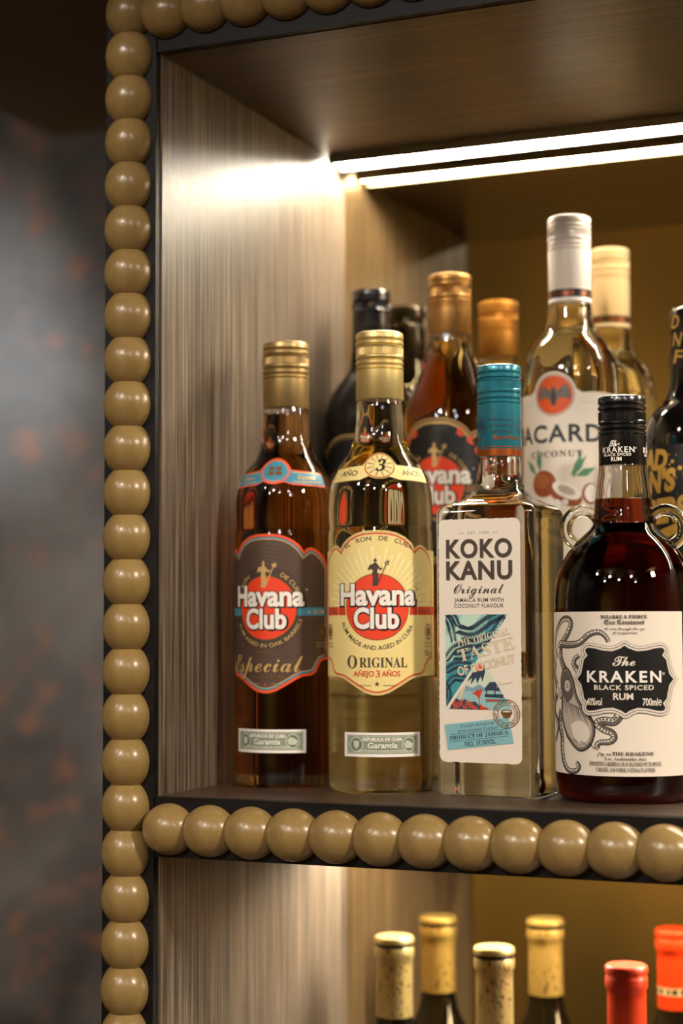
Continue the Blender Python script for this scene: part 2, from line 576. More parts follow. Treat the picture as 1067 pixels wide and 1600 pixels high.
# ------------------------------------------------------------------ LED strips
def led(z, label):
    z -= 0.0004
    e = empty('led_strip_light', (0.5, 0.299, z), label, 'light', 'strip lights under the shelves')
    bm = bmesh.new()
    w = 0.95 / 2
    add_box(bm, -w, w, -0.014, -0.0125, -0.0078, 0); add_box(bm, -w, w, 0.0105, 0.012, -0.0078, 0); add_box(bm, -w, w, -0.0125, 0.0105, -0.002, 0)
    from_bm('channel', bm, e, [ALU])
    bm = bmesh.new(); add_box(bm, -w, w, -0.0045, 0.0045, -0.0048, -0.002)
    bmesh.ops.recalc_face_normals(bm, faces=bm.faces)
    from_bm('diffuser', bm, e, [LED])
    return e


led(ZC, 'bright warm white LED strip along the ceiling of the rum shelf, close to the mirror')
led(1.1615, 'warm LED strip hidden behind the beaded front rail, lighting the wine bottle tops')


# painted step that lifts the back row
RISERM = wood('riser_wood', (8, 60, 60), (160, 142, 104), (184, 165, 126), (202, 184, 146), 0.45)
e = empty('display_riser', (0.5, 0.262, ZS + 0.0004), 'low pale wooden step lifting the back row of rum bottles in front of the mirror', 'riser')
bm = bmesh.new(); add_box(bm, -0.455, 0.455, -0.064, 0.062, RISER - 0.012, RISER, 0.001)
from_bm('top_board', bm, e, [RISERM], 40)
bm = bmesh.new(); add_box(bm, -0.455, 0.455, -0.062, -0.052, 0, RISER - 0.0122, 0.0006)
from_bm('front_board', bm, e, [RISERM], 40)
for x in (-0.455, 0.443):
    bm = bmesh.new(); add_box(bm, x, x + 0.012, -0.0518, 0.06, 0, RISER - 0.0122)
    from_bm('end_board', bm, e, [RISERM])
RISER += 0.0004

# ------------------------------------------------------------------ bottle builders
def mm(tab): return [(r / 1000, h / 1000) for r, h in tab]


def glass_lathe(parent, outer, cavity=None, m=None, seg=72):
    """outer (r,h) mm bottom to top incl. a pole at the base; cavity: air space above the liquid, mm"""
    bm = bmesh.new()
    add_lathe(bm, mm(outer), seg, mod=lambda k_, i: -0.0004 if (k_ in (3, 4) and i % 2) else 0.0)
    if cavity: add_lathe(bm, mm(cavity), seg, flip=True)
    return from_bm('glass_body', bm, parent, [m or GLASS], 35)


def liquid_lathe(parent, prof, m, seg=64):
    bm = bmesh.new(); add_lathe(bm, mm(prof), seg)
    return from_bm('liquid', bm, parent, [m], 35)


def screw_cap(parent, r, h0, h1, m, name='cap', band=None, screw=26, label=None):
    """metal screw cap: sleeve from h0, ringed and knurled top up to h1"""
    t = h1 - screw
    k0, k1 = h1 - 16.5, h1 - 11
    P = [(r - 1.5, h0, 0), (r - 0.25, h0, 0), (r, h0 + 0.5, 0), (r, t - 0.9, 0), (r - 0.8, t - 0.3, 0), (r + 0.15, t + 0.5, 0), (r + 0.15, t + 1.6, 0), (r - 0.95, t + 2.6, 0),
         (r + 0.2, t + 3.7, 0), (r + 0.2, t + 5.2, 0), (r - 0.95, t + 6.4, 0), (r + 0.2, k0 - 1.6, 0), (r + 0.2, k0 - 0.3, 0), (r, k0, 0),
         (r, k0 + 0.3, 1), (r, k1 - 0.3, 1), (r, k1, 0), (r + 0.2, k1 + 0.5, 0), (r - 0.95, k1 + 1.6, 0), (r + 0.2, k1 + 2.6, 0), (r + 0.2, k1 + 4.2, 0),
         (r - 0.95, k1 + 5.3, 0), (r + 0.1, k1 + 6.5, 0), (r + 0.1, h1 - 1.6, 0), (r - 0.35, h1 - 0.5, 0), (r - 1.3, h1, 0), (r - 2.2, h1 - 0.25, 0), (0, h1 - 0.35, 0)]
    bm = bmesh.new()
    seg = 144
    add_lathe(bm, mm([(a, b) for a, b, c in P]), seg, mod=lambda k, i: (-0.0005 if (P[k][2] and i % 2) else 0.0))
    o = from_bm(name, bm, parent, [m], 28)
    if label: o['label'] = label
    return o


HAV = [(0, 5), (22, 3.4), (32, 0.6), (33.5, 0), (35, 0.5), (36.2, 3), (36.5, 6), (36.5, 20), (36.5, 60), (36.6, 120), (36.6, 172), (36.6, 177), (36.0, 178.5), (36.0, 181), (36.4, 184), (36.3, 195),
       (35.7, 204), (34.6, 209.5), (32.8, 214.8), (30.8, 219), (28.2, 224), (25.2, 228), (22.4, 232), (20.0, 236.5), (18.5, 241), (17.6, 246), (17.0, 252), (16.6, 258), (16.4, 266), (15.6, 269), (15.6, 290)]
HTAB = [(h, r) for r, h in HAV[6:]]


def havana_glass(root, liq, level=262, gm=None, dark=False, prof=None):
    P = prof or HAV
    glass_lathe(root, P, [(13.6, level), (13.4, level + 4), (13.0, 288)] if not dark else None, gm)
    if dark: return
    tab = [(h, r) for r, h in P[1:]]
    lp = [(0, 7.5), (30, 7.5)]
    hs = [9, 12, 20, 60, 120, 171] + [178, 184, 195, 204, 209.5, 214.8, 219, 224, 228, 232, 236.5, 241, 246, 252, 258, level]
    for h in hs:
        if h > level: break
        lp.append((interp(tab, h) - 2.2 if h > 8.9 else 33, h))
    lp.append((0, level))
    liquid_lathe(root, lp, liq)


HALF = [(0, 176.5), (8, 176.2), (14, 174.8), (20, 172), (25, 168.2), (27.7, 164.4), (30.5, 166.6), (34, 167), (39, 164.8), (44, 160.8), (48, 155.5), (49.5, 152.5),
        (49.5, 88.5), (45, 88.4), (41.5, 87.2), (39, 83.8), (37, 79.8), (33, 77.6), (29, 77.2), (26, 76.8), (22, 75), (16, 71.5), (8, 67), (3, 65.6), (0, 65.4)]
CART = [(x, y) for x, y in HALF] + [(-x, y) for x, y in HALF[-2:0:-1]]
CART = CART[::-1]


def figure(Lb, x, y, s, m):
    """weathervane figure holding a staff; y = feet"""
    q = lambda pts: [(x + a * s, y + b * s) for a, b in pts]
    Lb.poly(q([(-2.2, 0), (-1.6, 5), (-2.2, 9.5), (-1.5, 11), (-3.4, 12.4), (-4.2, 11), (-5.4, 12.2), (-4.0, 15.2), (-1.6, 15.8), (-0.8, 16.6), (-1.3, 18.4), (0, 20.2), (1.3, 18.6), (0.8, 16.6), (2.0, 15.4), (4.0, 12.6), (5.2, 13.4), (5.6, 12.6), (3.8, 11), (2.2, 12.6), (1.6, 10.6), (2.6, 6), (2.0, 0)]), m)
    Lb.stroke(q([(1.6, 0.5), (8.6, 17.0)]), 0.8 * s, m, False, True)
    Lb.poly(q([(7.2, 15.6), (6.4, 17.6), (8.4, 17.2), (8.2, 19.4), (9.4, 17.8), (11, 18.2), (9.8, 16.4), (10.2, 14.6), (8.6, 15.6)]), m, (), True)


def havana_label(root, kind, R, th0, dh=0):
    Lb = Label()
    cc = 124.8
    if kind == '3':
        Lb.rect(-72, 72, 78, 163.5, CREAM)
        Lb.poly(CART, CREAM); Lb.poly(inset(CART, 0.6), DKGOLD); Lb.poly(inset(CART, 0.85), CREAM); Lb.poly(inset(CART, 1.5), RED); Lb.poly(inset(CART, 2.6), CREAM)
        for k in range(26):                       # printed rays behind the figure
            a = radians(-88 + k * 7.0); w = 0.018
            r0, r1 = 24.5, 34 + 7 * abs(sin(k * 1.7))
            Lb.poly([(r * sin(a + d), cc + r * cos(a + d)) for r, d in ((r0, -w), (r1, -w * 1.25), (r1, w * 1.25), (r0, w))], RAY, (), k > 0)
        bg, tcol, fig, band, bt = CREAM, CHOC, CHOC, RED, DKGOLD
    elif kind == 'esp':
        Lb.poly(CART, ORANGE); Lb.poly(inset(CART, 1.9), BROWN); Lb.poly(inset(CART, 2.2), BLUE); Lb.poly(inset(CART, 3.3), GOLDI); Lb.poly(inset(CART, 4.0), BROWN)
        for k in range(7): Lb.ring(0, cc, 29.5 + 2.6 * k, 30.2 + 2.6 * k, CHOC, n=64, same=k > 0) if 29.5 + 2.6 * k < 45 else None
        Lb.disc(0, cc, 29, CHOC); Lb.ring(0, cc, 28.6, 29, DKGOLD, same=True)
        bg, tcol, fig, band, bt = BROWN, GOLDI, GOLDI, BLUE, GOLDI
    else:
        base = BLK
        Lb.poly(CART, GOLDI); Lb.poly(inset(CART, 1.0), base if kind == '7' else BLK)
        Lb.poly(inset(CART, 2.4), GOLDI); Lb.poly(inset(CART, 4.2 if kind == '7' else 2.9), base)
        if kind == '7':
            for sgn in (-1, 1):
                for k in range(7):                # orange leaves around the frame
                    a = sgn * radians(24 + 14 * k); r = 39 - 0.2 * k
                    cx, cyy = r * sin(a), cc + 4 + r * cos(a)
                    if abs(cx) > 44: cx = sgn * 43
                    t = a + sgn * 0.9
                    for dt in (-0.45, 0.45):
                        d = Vector((sin(t + dt), cos(t + dt))); n = Vector((d.y, -d.x))
                        Lb.poly([(cx, cyy), (cx + d.x * 4 + n.x * 1.7, cyy + d.y * 4 + n.y * 1.7), (cx + d.x * 8, cyy + d.y * 8), (cx + d.x * 4 - n.x * 1.7, cyy + d.y * 4 - n.y * 1.7)], ORANGE, (), k > 0)
        bg, tcol, fig, band, bt = base, GOLDI, GOLDI, DKGOLD, GOLDI
    # horizontal band with small lettering
    for sx in (-1, 1):
        Lb.rect(min(sx * 23, sx * 47.2), max(sx * 23, sx * 47.2), 119.3, 125.0, band, sx > 0)
    if kind == '3': Lb.rect(47, 72, 119.3, 125.0, band, True)
    Lb.text('★', 31.5, 120.6, None, 2.6, bt); Lb.text('RUM', 40, 120.6, 9.5, 3.0, bt, 0.02, same=True, track=1.2)
    Lb.text('RON', -38, 120.6, 9.5, 3.0, bt, 0.02, same=True, track=1.2)
    # disc
    Lb.disc(0, cc, 23.4, bg if kind != 'esp' else CHOC); Lb.disc(0, cc, 22.6, DKGOLD); Lb.disc(0, cc, 22.0, CIRC if kind != 'sel' else RED)
    figure(Lb, -1.0 if kind != 'esp' else -1.5, 139.0, 0.93, fig)
    # arcs of lettering
    if kind == '3':
        Lb.text('EL   RON   DE   CUBA', 1, 0, 49, 2.9, tcol, 0.012, arc=(0, 119.5, 50.3, 1))
        Lb.text('RUM MADE AND AGED IN CUBA', -1, 0, 66, 2.9, tcol, 0.012, arc=(0, cc, 29.0, -1))
        Lb.ring(0, cc, 30.2, 30.5, RAY)
    else:
        Lb.text('EL RON', -22, 0, 17, 3.0, tcol, 0.012, arc=(0, cc, 24.4, 1)); Lb.text('DE CUBA', 21, 0, 20, 3.0, tcol, 0.012, arc=(0, cc, 24.4, 1), same=True)
        Lb.text('RUM AGED IN OAK BARRELS', 2, 0, 66, 2.7, tcol, 0.012, arc=(0, cc, 27.6, -1))
    # name
    for s, x, b, w, c in (('Havana', 0, 126.4, 55.5, 13.6), ('Club', -0.6, 110.7, 31.5, 13.2)):
        Lb.text(s, x + 0.35, b - 0.3, w + 2.4, c, BLK, 0.075)
        Lb.text(s, x, b, w, c, WHITE, 0.036)
    Lb.text('®', 29.5, 136.5, None, 1.6, BLK if kind == '3' else WHITE)
    # small seal and contents at the right
    for sx in ((1,) if kind != '3' else (1, -1)):
        Lb.ring(sx * 42, 108, 3.6, 4.4, bt if kind == '3' else DKGOLD, 1.25); Lb.disc(sx * 42, 108, 2.4, bt if kind == '3' else DKGOLD, 3.2, same=True)
        Lb.text('MAESTRO DEL', sx * 42, 99.6, 10, 1.1, bt, same=True); Lb.text('RON CUBANO', sx * 42, 97.4, 10, 1.1, bt, same=True)
    Lb.text('70cl ℮', 42, 91.6, 10.5, 3.4, CHOC if kind == '3' else DKGOLD, 0.01)
    if kind == '3':
        Lb.text(serif('O'), -17.6, 83.6, 7.6, 8.6, CHOC); Lb.text(serif('RIGINAL'), 4.4, 84.2, 33.0, 6.6, CHOC, same=True)
        Lb.text('AÑEJO', -9.2, 78.2, 14.5, 3.5, RED, 0.015); Lb.text(serif('3'), 0.6, 77.6, 3.0, 4.6, RED, same=True); Lb.text('AÑOS', 9.4, 78.2, 12.5, 3.5, RED, 0.015, same=True)
        Lb.text('★', 0, 71.6, None, 2.9, CHOC)
    elif kind == 'esp':
        Lb.text('AÑEJO', 0, 92.8, 14, 2.6, DKGOLD, 0.01, track=1.3)
        Lb.text(script('Especial'), -1.7, 79.8, 58, 13.0, CHOC, 0.008); Lb.text(script('Especial'), -2.2, 80.2, 58, 13.0, GOLDI, 0.0)
        Lb.text('CUBAN RUM', 0, 75.0, 25, 2.3, DKGOLD, 0.01, track=1.2); Lb.disc(0, 71.6, 0.9, RED, n=16)
    for sx in (-1, 1): Lb.rect(min(sx * 4, sx * 13), max(sx * 4, sx * 13), 71.9, 72.2, tcol, sx > 0)
    if dh: Lb.V = [(x, y + dh, z) for x, y, z in Lb.V]
    return Lb.build('front_label', root, cylmap(R, th0))


def guarantee(root, R, th0):
    g = Label()
    g.rect(-28, 28, 24.3, 40.5, WHITE); g.rect(-25.6, 25.6, 26.2, 38.8, GREEN); g.rect(-25.0, 25.0, 26.7, 38.3, PALEGREEN); g.rect(-24.5, 24.5, 27.2, 37.8, GREEN)
    for k in range(10): g.rect(-24.2, 24.2, 27.5 + k * 1.03, 27.8 + k * 1.03, PALEGREEN, k > 0)
    for sx in (-1, 1):
        g.disc(sx * 18.3, 32.5, 5.0, PALEGREEN, 5.0); g.disc(sx * 18.3, 32.5, 4.2, GREEN, 4.3)
        if sx < 0: g.poly([(-20.4, 35), (-16.2, 35), (-16.4, 31.5), (-18.3, 29.4), (-20.2, 31.5)], PALEGREEN)
        else: g.poly([(14.6, 33), (16.6, 35.4), (19, 34.6), (22, 33), (21, 30), (15.5, 30)], PALEGREEN)
    g.text('REPUBLICA DE CUBA', 0, 34.9, 27, 2.3, WHITE, 0.03)
    g.text('Garantía', 0.2, 30.0, 20.5, 3.6, GREEN, 0.07); g.text('Garantía', 0, 30.2, 20, 3.6, WHITE, 0.02)
    g.text('SELLO DE GARANTIA NACIONAL DE PROCEDENCIA', 0, 28.0, 34, 1.0, WHITE, 0.02)
    return g.build('guarantee_strip', root, cylmap(R, th0), label='white banknote-like guarantee strip')


def neck_label(root, kind, th0, tab):
    n = Label()
    band = []
    out, inn, mid = (ORANGE, BLUE, GOLDI) if kind == 'esp' else (DKGOLD, CREAM, RED)
    def shape(d):
        top = [(u, 222.6 - 2.6 * abs(u) / 36 - 0.0 - d) for u in range(36, 9, -3)]
        ov = [((11.4 - d) * cos(t), 221 + (9.6 - d) * sin(t)) for t in [radians(a) for a in range(15, 166, 10)]]
        topl = [(-u, y) for u, y in top[::-1]]
        bot = [(-u, 211.2 + d + (-1.4 * abs(u) / 36)) for u in range(36, 9, -3)] 
        ovb = [((11.4 - d) * cos(t), 221 + (9.6 - d) * sin(t)) for t in [radians(a) for a in range(232, 309, 10)]]
        botr = [(-u, y) for u, y in bot[::-1]]
        return top + ov + topl + bot + ovb + botr
    n.poly(shape(0), out); n.poly(shape(1.0 if kind == 'esp' else 0.5), inn)
    if kind == 'esp':
        n.disc(0, 221, 10.6, out, 8.8); n.disc(0, 221, 9.6, BLUE, 7.8); n.ring(0, 221, 8.7, 9.0, GOLDI, 0.82)
        for a in (-1, 1):
            for b in (-1, 1): n.rect(a * 2.6 - 2.2, a * 2.6 + 2.2, 221 + b * 1.8 - 1.5, 221 + b * 1.8 + 1.5, DKGOLD, not (a == -1 and b == -1))
        for sx in (-1, 1):
            n.rect(min(sx * 12, sx * 33), max(sx * 12, sx * 33), 212.8, 213.4, GOLDI, sx > 0); n.rect(min(sx * 12, sx * 33), max(sx * 12, sx * 33), 219.4, 220.0, GOLDI, True)
            n.text('Añejo' if sx < 0 else 'Especial', sx * 22, 215.0, 13, 3.0, GOLDI, 0.02, 0.25)
    else:
        n.disc(0, 221, 10.4, out, 8.9); n.disc(0, 221, 10.0, RED, 8.5); n.disc(0, 221, 9.6, CREAM, 8.1)
        for k in range(24):
            a = radians(15 * k)
            n.poly([(3.6 * cos(a - 0.06), 221 + 3.4 * sin(a - 0.06)), (9.0 * cos(a - 0.05), 221 + 7.6 * sin(a - 0.05)), (9.0 * cos(a + 0.05), 221 + 7.6 * sin(a + 0.05)), (3.6 * cos(a + 0.06), 221 + 3.4 * sin(a + 0.06))], DKGOLD if k % 2 else BEIGE, (), k > 0)
        n.text(itserif('3') if False else chr(0x1D7D1), 0, 217.2, 6.0, 8.0, BLK, 0.01, 0.28)
        n.text('AÑO', -21, 214.2, 13, 3.6, CHOC, 0.015); n.text('AÑOS', 22, 214.2, 15, 3.6, CHOC, 0.015, same=True)
    return n.build('neck_label', root, revmap(tab, 30.0, th0), 1.5, 1.5)


GRP = 'rum bottles on the middle shelf'
# ---- amber rum, brown label
b = empty('rum_bottle', (0.066, 0.111, ZS), 'amber rum bottle with brown label and blue neck band, nearest the side panel', 'bottle', GRP)
havana_glass(b, AMBER, 264)
screw_cap(b, 16.6, 268.2, 316, GOLDCAP)
havana_label(b, 'esp', 0.0366, radians(1.5)); guarantee(b, 0.0366, radians(3.0)); neck_label(b, 'esp', radians(10), HTAB)
# ---- pale rum, cream label
b = empty('rum_bottle', (0.143, 0.101, ZS), 'pale gold rum bottle with cream label and a 3 on its neck', 'bottle', GRP)
havana_glass(b, PALE, 266)
screw_cap(b, 16.6, 269, 316.5, PALEGOLD)
havana_label(b, '3', 0.0366, radians(17.4)); guarantee(b, 0.0366, radians(23.0)); neck_label(b, '3', radians(21), HTAB)

# ---- seven year rum behind
b = empty('rum_bottle', (0.138, 0.265, ZS + RISER), 'amber rum bottle with black and orange label behind the cream label bottle', 'bottle', GRP)
P7 = [(0, 5), (22, 3.4), (32, 0.6), (34, 0), (36.5, 0.5), (37.8, 3), (38.0, 6), (38.0, 20), (38.0, 60), (38.0, 120), (38.0, 190), (37.6, 200), (36.2, 209), (34.0, 216), (31.0, 223), (28.4, 229.5), (25.6, 236), (22.4, 244), (19.6, 250), (18.2, 256), (17.0, 262), (16.6, 268), (15.6, 269), (15.6, 290)]
havana_glass(b, AMBER7, 262, None, False, P7)
screw_cap(b, 16.8, 268, 315.5, BRONZECAP)
havana_label(b, '7', 0.038, radians(1.0), 22)
# ---- black bottle at the back left
b = empty('rum_bottle', (0.0625, 0.2860, ZS + RISER), 'black rum bottle with black cap and red disc label, by the mirror corner', 'bottle', GRP)
PB = [(0, 5), (22, 3.4), (32, 0.6), (34, 0), (37, 0.5), (38.4, 3), (38.5, 6), (38.5, 60), (38.5, 120), (38.5, 196), (38.3, 206), (37.2, 214), (35.0, 221), (32.2, 227.5), (27.5, 235), (22.5, 241), (18.8, 246), (17.2, 254), (16.6, 262), (15.4, 267), (15.4, 290)]
havana_glass(b, None, 0, DARKGLASS, True, PB)
screw_cap(b, 15.8, 264, 313, BLACKCAP)
havana_label(b, 'sel', 0.0385, radians(-4), 15)

# ---- white capped coconut rum
b = empty('rum_bottle', (0.2356, 0.265, ZS + RISER), 'tall clear rum bottle with white cap and orange bat medallion label', 'bottle', GRP)
PBAC = [(0, 5), (24, 3.4), (31, 0.6), (33, 0), (35, 0.5), (36.6, 3), (37, 6), (37, 60), (37, 120), (37, 200), (36.9, 222), (36.2, 232), (34.4, 241), (31.8, 248), (27.5, 254.5), (23.2, 259.5), (20.4, 263), (18.6, 267), (17.6, 273), (17.0, 280), (16.4, 284), (15.4, 287), (15.4, 320)]
glass_lathe(b, PBAC, [(14.0, 262), (13.6, 275), (13.0, 318)])
liquid_lathe(b, [(0, 7)] + [(interp([(h, r) for r, h in PBAC[1:]], h) - 2.2, h) for h in (9, 20, 120, 200, 222, 232, 241, 248, 254.5, 259.5, 261.8)] + [(0, 261.8)], WATER)
screw_cap(b, 16.4, 285.5, 352.5, WHITECAP)
k = Label()
k.rect(-52, 52, 286.2, 288.6, WHITE); k.rect(-52, 52, 288.6, 295.0, BLK)
for q in range(5): k.text('BACARDÍ', -42 + 21 * q, 290.0, 15, 3.2, COPPER, 0.02)
k.build('cap_band', b, cylmap(0.0164, 0.0), 1.5)
k = Label()
hump = [(17.6 * sin(radians(a)), 211.5 + 17.6 * cos(radians(a))) for a in range(-76, 77, 8)]
top = [(-70, 212.5), (-30, 213.5), (-21.5, 212.8)] + hump + [(21.5, 212.8), (30, 213.5), (70, 212.5)]
k.poly([(70, 20), (70, 212.5)][:1] + top[::-1] + [(-70, 20)], PAPER)
k.disc(0, 211.5, 15.9, COPPER); k.disc(0, 211.5, 15.2, PAPER); k.disc(0, 211.5, 14.5, COPPER); k.disc(0, 211.5, 14.0, ink('medallion', (226, 84, 14)))
bat = [(0, 6.6), (0.7, 5.6), (1.5, 7.2), (1.9, 4.4), (3.4, 3.4), (5.6, 5.4), (8.6, 8.2), (10.6, 7.0), (12.4, 3.0), (13.0, -1.6), (12.4, -4.4), (10.6, -1.6), (9.2, -3.0), (7.4, -1.0), (5.6, -2.4), (4.2, -1.2), (3.2, -4.8), (2.2, -3.6), (1.2, -8.4), (0, -6.6)]
k.poly([(x, 211.0 + y) for x, y in bat] + [(-x, 211.0 + y) for x, y in bat[-2:0:-1]], ink('bat', (104, 96, 90)))
k.poly([(x * 0.22, 211.0 + y * 0.95) for x, y in bat[:4]] + [(2.0, 211), (1.4, 204), (0, 203.4), (-1.4, 204), (-2.0, 211)] + [(-x * 0.22, 211.0 + y * 0.95) for x, y in bat[3:0:-1]], CHOC)
for sx in (-1, 1):
    for (x, y) in ((9.6, -1.8), (6.4, -2.0), (11, 3.0)): k.stroke([(sx * 8.6, 218.4), (sx * x, 211.5 + y)], 0.6, GREY, False, True)
k.text('BACARDÍ', 0, 176.2, 88, 12.6, ink('bacardi', (34, 44, 46)), 0.024, track=1.12)
k.text(serif('COCONUT'), 0, 165.0, 42, 4.4, CHOC, 0.012, track=1.25)
k.rect(19, 44, 205.2, 205.6, LGREY); k.rect(-44, -19, 205.2, 205.6, LGREY, True)
for (x, y, a, l, w) in ((-16, 152, 2.3, 17, 5), (-12, 154, 1.7, 18, 5), (12, 150, 0.9, 20, 5.5), (16, 150, 0.4, 17, 6), (14, 148, 1.25, 22, 5), (22, 142, -0.2, 15, 6)):
    d = (cos(a), sin(a)); k.poly([(x, y), (x + d[0] * l * .45 - d[1] * w / 2, y + d[1] * l * .45 + d[0] * w / 2), (x + d[0] * l, y + d[1] * l), (x + d[0] * l * .45 + d[1] * w / 2, y + d[1] * l * .45 - d[0] * w / 2)], LEAF)
k.disc(-9, 145, 10.5, COCO, 10); k.disc(-11, 147, 6.5, ink('coconut_light', (176, 98, 52)), 6)
k.poly([(8 + 12.5 * cos(a) * 1.0, 137 + 8.5 * sin(a) - 0.35 * 12.5 * cos(a)) for a in [2 * pi * i / 36 for i in range(36)]], COCO)
k.poly([(9 + 10.5 * cos(a), 139.5 + 6.0 * sin(a) - 0.35 * 10.5 * cos(a)) for a in [2 * pi * i / 36 for i in range(36)]], WHITE)
k.poly([(9 + 6.5 * cos(a), 139.8 + 3.2 * sin(a) - 0.35 * 6.5 * cos(a)) for a in [2 * pi * i / 36 for i in range(36)]], LGREY)
k.disc(27, 137, 6.5, COCO, 8); k.disc(27.6, 137.4, 5.2, WHITE, 6.6)
for q in range(12): k.disc(-14 + q * 2.0, 128 + (q % 3) * 1.4, 2.4, WHITE, n=12, same=q > 0)
k.build('front_label', b, cylmap(0.037, radians(-5.2)))

# ---- black bottle with brushed gold lettering
b = empty('rum_bottle', (0.338, 0.245, ZS + RISER), 'black bottle with gold brush lettering at the right edge behind the black spiced rum', 'bottle', GRP)
PD = [(0, 4), (26, 3), (34, 0.4), (36, 0), (39.5, 1), (41.6, 4), (42, 8), (42, 80), (42, 150), (41.6, 172), (40.2, 182), (37.4, 190), (33.4, 196), (29.2, 200), (26.0, 204), (23.6, 209), (22.0, 216), (21.0, 226), (20.4, 240), (20.0, 248), (18.8, 250), (18.6, 255)]
glass_lathe(b, PD, None, DARKGLASS)
bm = bmesh.new()
add_lathe(bm, mm([(20.9, 226), (21.2, 232), (20.6, 244), (20.6, 252), (20.9, 253), (20.9, 266), (20.4, 269), (18.8, 271), (17.0, 271.6), (0, 271.6)]), 72, cap0=False)
from_bm('neck_sleeve', bm, b, [mat('sleeve_black', (14, 12, 12), 0.16, 0, 0.7, 0.6)], 40)
k = Label()
for j in range(4):
    u0 = -48 + 32 * j
    for q, ch in enumerate(('D', 'N', 'F')): k.text(ch, u0 + 1.5 * q, 255.5 - 13.0 * q, 8.5, 9.5, BRUSH, 0.02, 0.12, rot=-0.15, same=not (j == 0 and q == 0))
    for q, ch in enumerate(('E', 'M', 'I')): k.text(ch, u0 + 13 + 1.2 * q, 257.5 - 13.0 * q, 6, 7.0, BRUSH, 0.02, 0.12, rot=0.1, same=True)
k.build('sleeve_lettering', b, revmap([(220, 21.7), (232, 21.45), (244, 20.95), (251, 20.95), (252, 21.05), (266, 21.05)], 20.6, 0.0), 1.0, 1.5)
k = Label()
k.rect(-128, 128, 30, 168, BLK)
for u0 in (-50, 40):
    k.text('DEAD', u0, 152, 44, 13.5, BRUSH, 0.055, 0.15, rot=-0.06)
    k.text("MAN'S", u0 + 3, 134.5, 52, 14.5, BRUSH, 0.055, 0.15, rot=0.05)
    k.text('FINGERS', u0 + 6, 112, 64, 16, BRUSH, 0.055, 0.15, rot=0.08)
    k.stroke([(u0 - 34, 98), (u0 - 5, 100), (u0 + 24, 106), (u0 + 40, 116)], [2, 5, 7, 2], BRUSH)
    for q in range(14): k.disc(u0 + 30 + random.uniform(-6, 9), 152 + random.uniform(-10, 12), random.uniform(0.4, 1.5), BRUSH, n=10, same=q > 0)
k.build('front_label', b, cylmap(0.042, radians(14)))

# ------------------------------------------------------------------ square clear bottle
b = empty('rum_bottle', (0.2302, 0.10126, ZS), 'square clear glass rum bottle with teal cap and tall white label', 'bottle', GRP, radians(-4.745))


def square_ring(a, d, c, t, n=16):
    """rounded rectangle half sizes a, d, corner radius c; t = 0 rectangle .. 1 circle of radius a"""
    pts = []
    for q in range(4):
        for i in range(n):
            ang = pi / 2 * (q + i / (n - 1))
            cx = (a - c) * (1 if q in (0, 3) else -1); cyy = (d - c) * (1 if q in (0, 1) else -1)
            pr = (cx + c * cos(ang), cyy + c * sin(ang))
            a2 = math.atan2(pr[1], pr[0]); pc = (a * cos(a2), a * sin(a2))
            pts.append((pr[0] * (1 - t) + pc[0] * t, pr[1] * (1 - t) + pc[1] * t))
    return pts


def loft(bm, rings, flip=False):
    vr = [[bm.verts.new((x / 1000, y / 1000, h / 1000)) for x, y in pts] for pts, h in rings]
    n = len(vr[0])
    for k_ in range(len(vr) - 1):
        for i in range(n):
            j = (i + 1) % n; f = (vr[k_][i], vr[k_][j], vr[k_ + 1][j], vr[k_ + 1][i])
            bm.faces.new(f[::-1] if flip else f)
    f0, f1 = vr[0][::-1], vr[-1]
    bm.faces.new(f0[::-1] if flip else f0); bm.faces.new(f1[::-1] if flip else f1)


KW, KD = 35.4, 31.0
rows = []
for (s, h, c, t) in ((-6, 1.6, 5, 0), (-3.2, 0.2, 5.5, 0), (-1.6, 0.3, 6, 0), (-0.5, 1.6, 6, 0), (0, 4, 6, 0), (0, 10, 6, 0), (0, 60, 6, 0), (0, 120, 6, 0), (0, 184, 6, 0), (-0.1, 187, 6, 0), (-0.7, 189.4, 6.4, 0), (-1.9, 191.4, 7, 0), (-3.8, 192.9, 8, 0.02), (-7, 194.6, 10, 0.12), (-11.5, 197.0, 11, 0.45), (-15.2, 200.2, 11, 0.8), (-17.5, 203.6, 11, 1.0)):
    rows.append((square_ring(KW + s, (KD if t < 0.99 else KW) + s, c, t), h))
for (r, h) in ((16.4, 207), (15.4, 211.5), (14.8, 217), (14.6, 226), (14.0, 227), (14.0, 250)): rows.append((square_ring(r, r, r * 0.99, 1.0), h))
bm = bmesh.new(); loft(bm, rows)
add_lathe(bm, mm([(11.6, 213), (11.6, 216), (11.4, 248)]), 48, flip=True)
from_bm('glass_body', bm, b, [GLASS], 35)
bm = bmesh.new()
loft(bm, [(square_ring(KW + s, KD + s, c, 0), h) for s, h, c in ((-6, 9, 4), (-4, 11, 4), (-3.4, 15, 4), (-3.4, 180, 4), (-4.5, 185, 4), (-8, 189, 6))])
from_bm('liquid', bm, b, [WATER], 35)
screw_cap(b, 15.0, 225.3, 288, TEALCAP, label='teal screw cap with copper rim')
k = Label()
k.rect(-47, 47, 225.8, 230.6, COPPER); k.rect(-47, 47, 231.6, 232.2, COPPER)
for q in range(3):
    u0 = -22 + q * 31
    for j, s in enumerate(('Koko Kanu is born from', 'crystal river rum', 'made in Jamaica')): k.text(mono(s), u0, 249.5 - 4.0 * j, 21 - 2 * j, 1.7, NAVY, 0.02, same=j > 0)
    k.text(script('Original Jamaica'), u0 + 4, 237.0, 20, 3.2, COPPER, 0.02)
    k.ring(u0 + 15.5, 246, 3.8, 4.4, NAVY, 1.2); k.disc(u0 + 15.5, 246, 2.6, NAVY, 3.2, n=20, same=True)
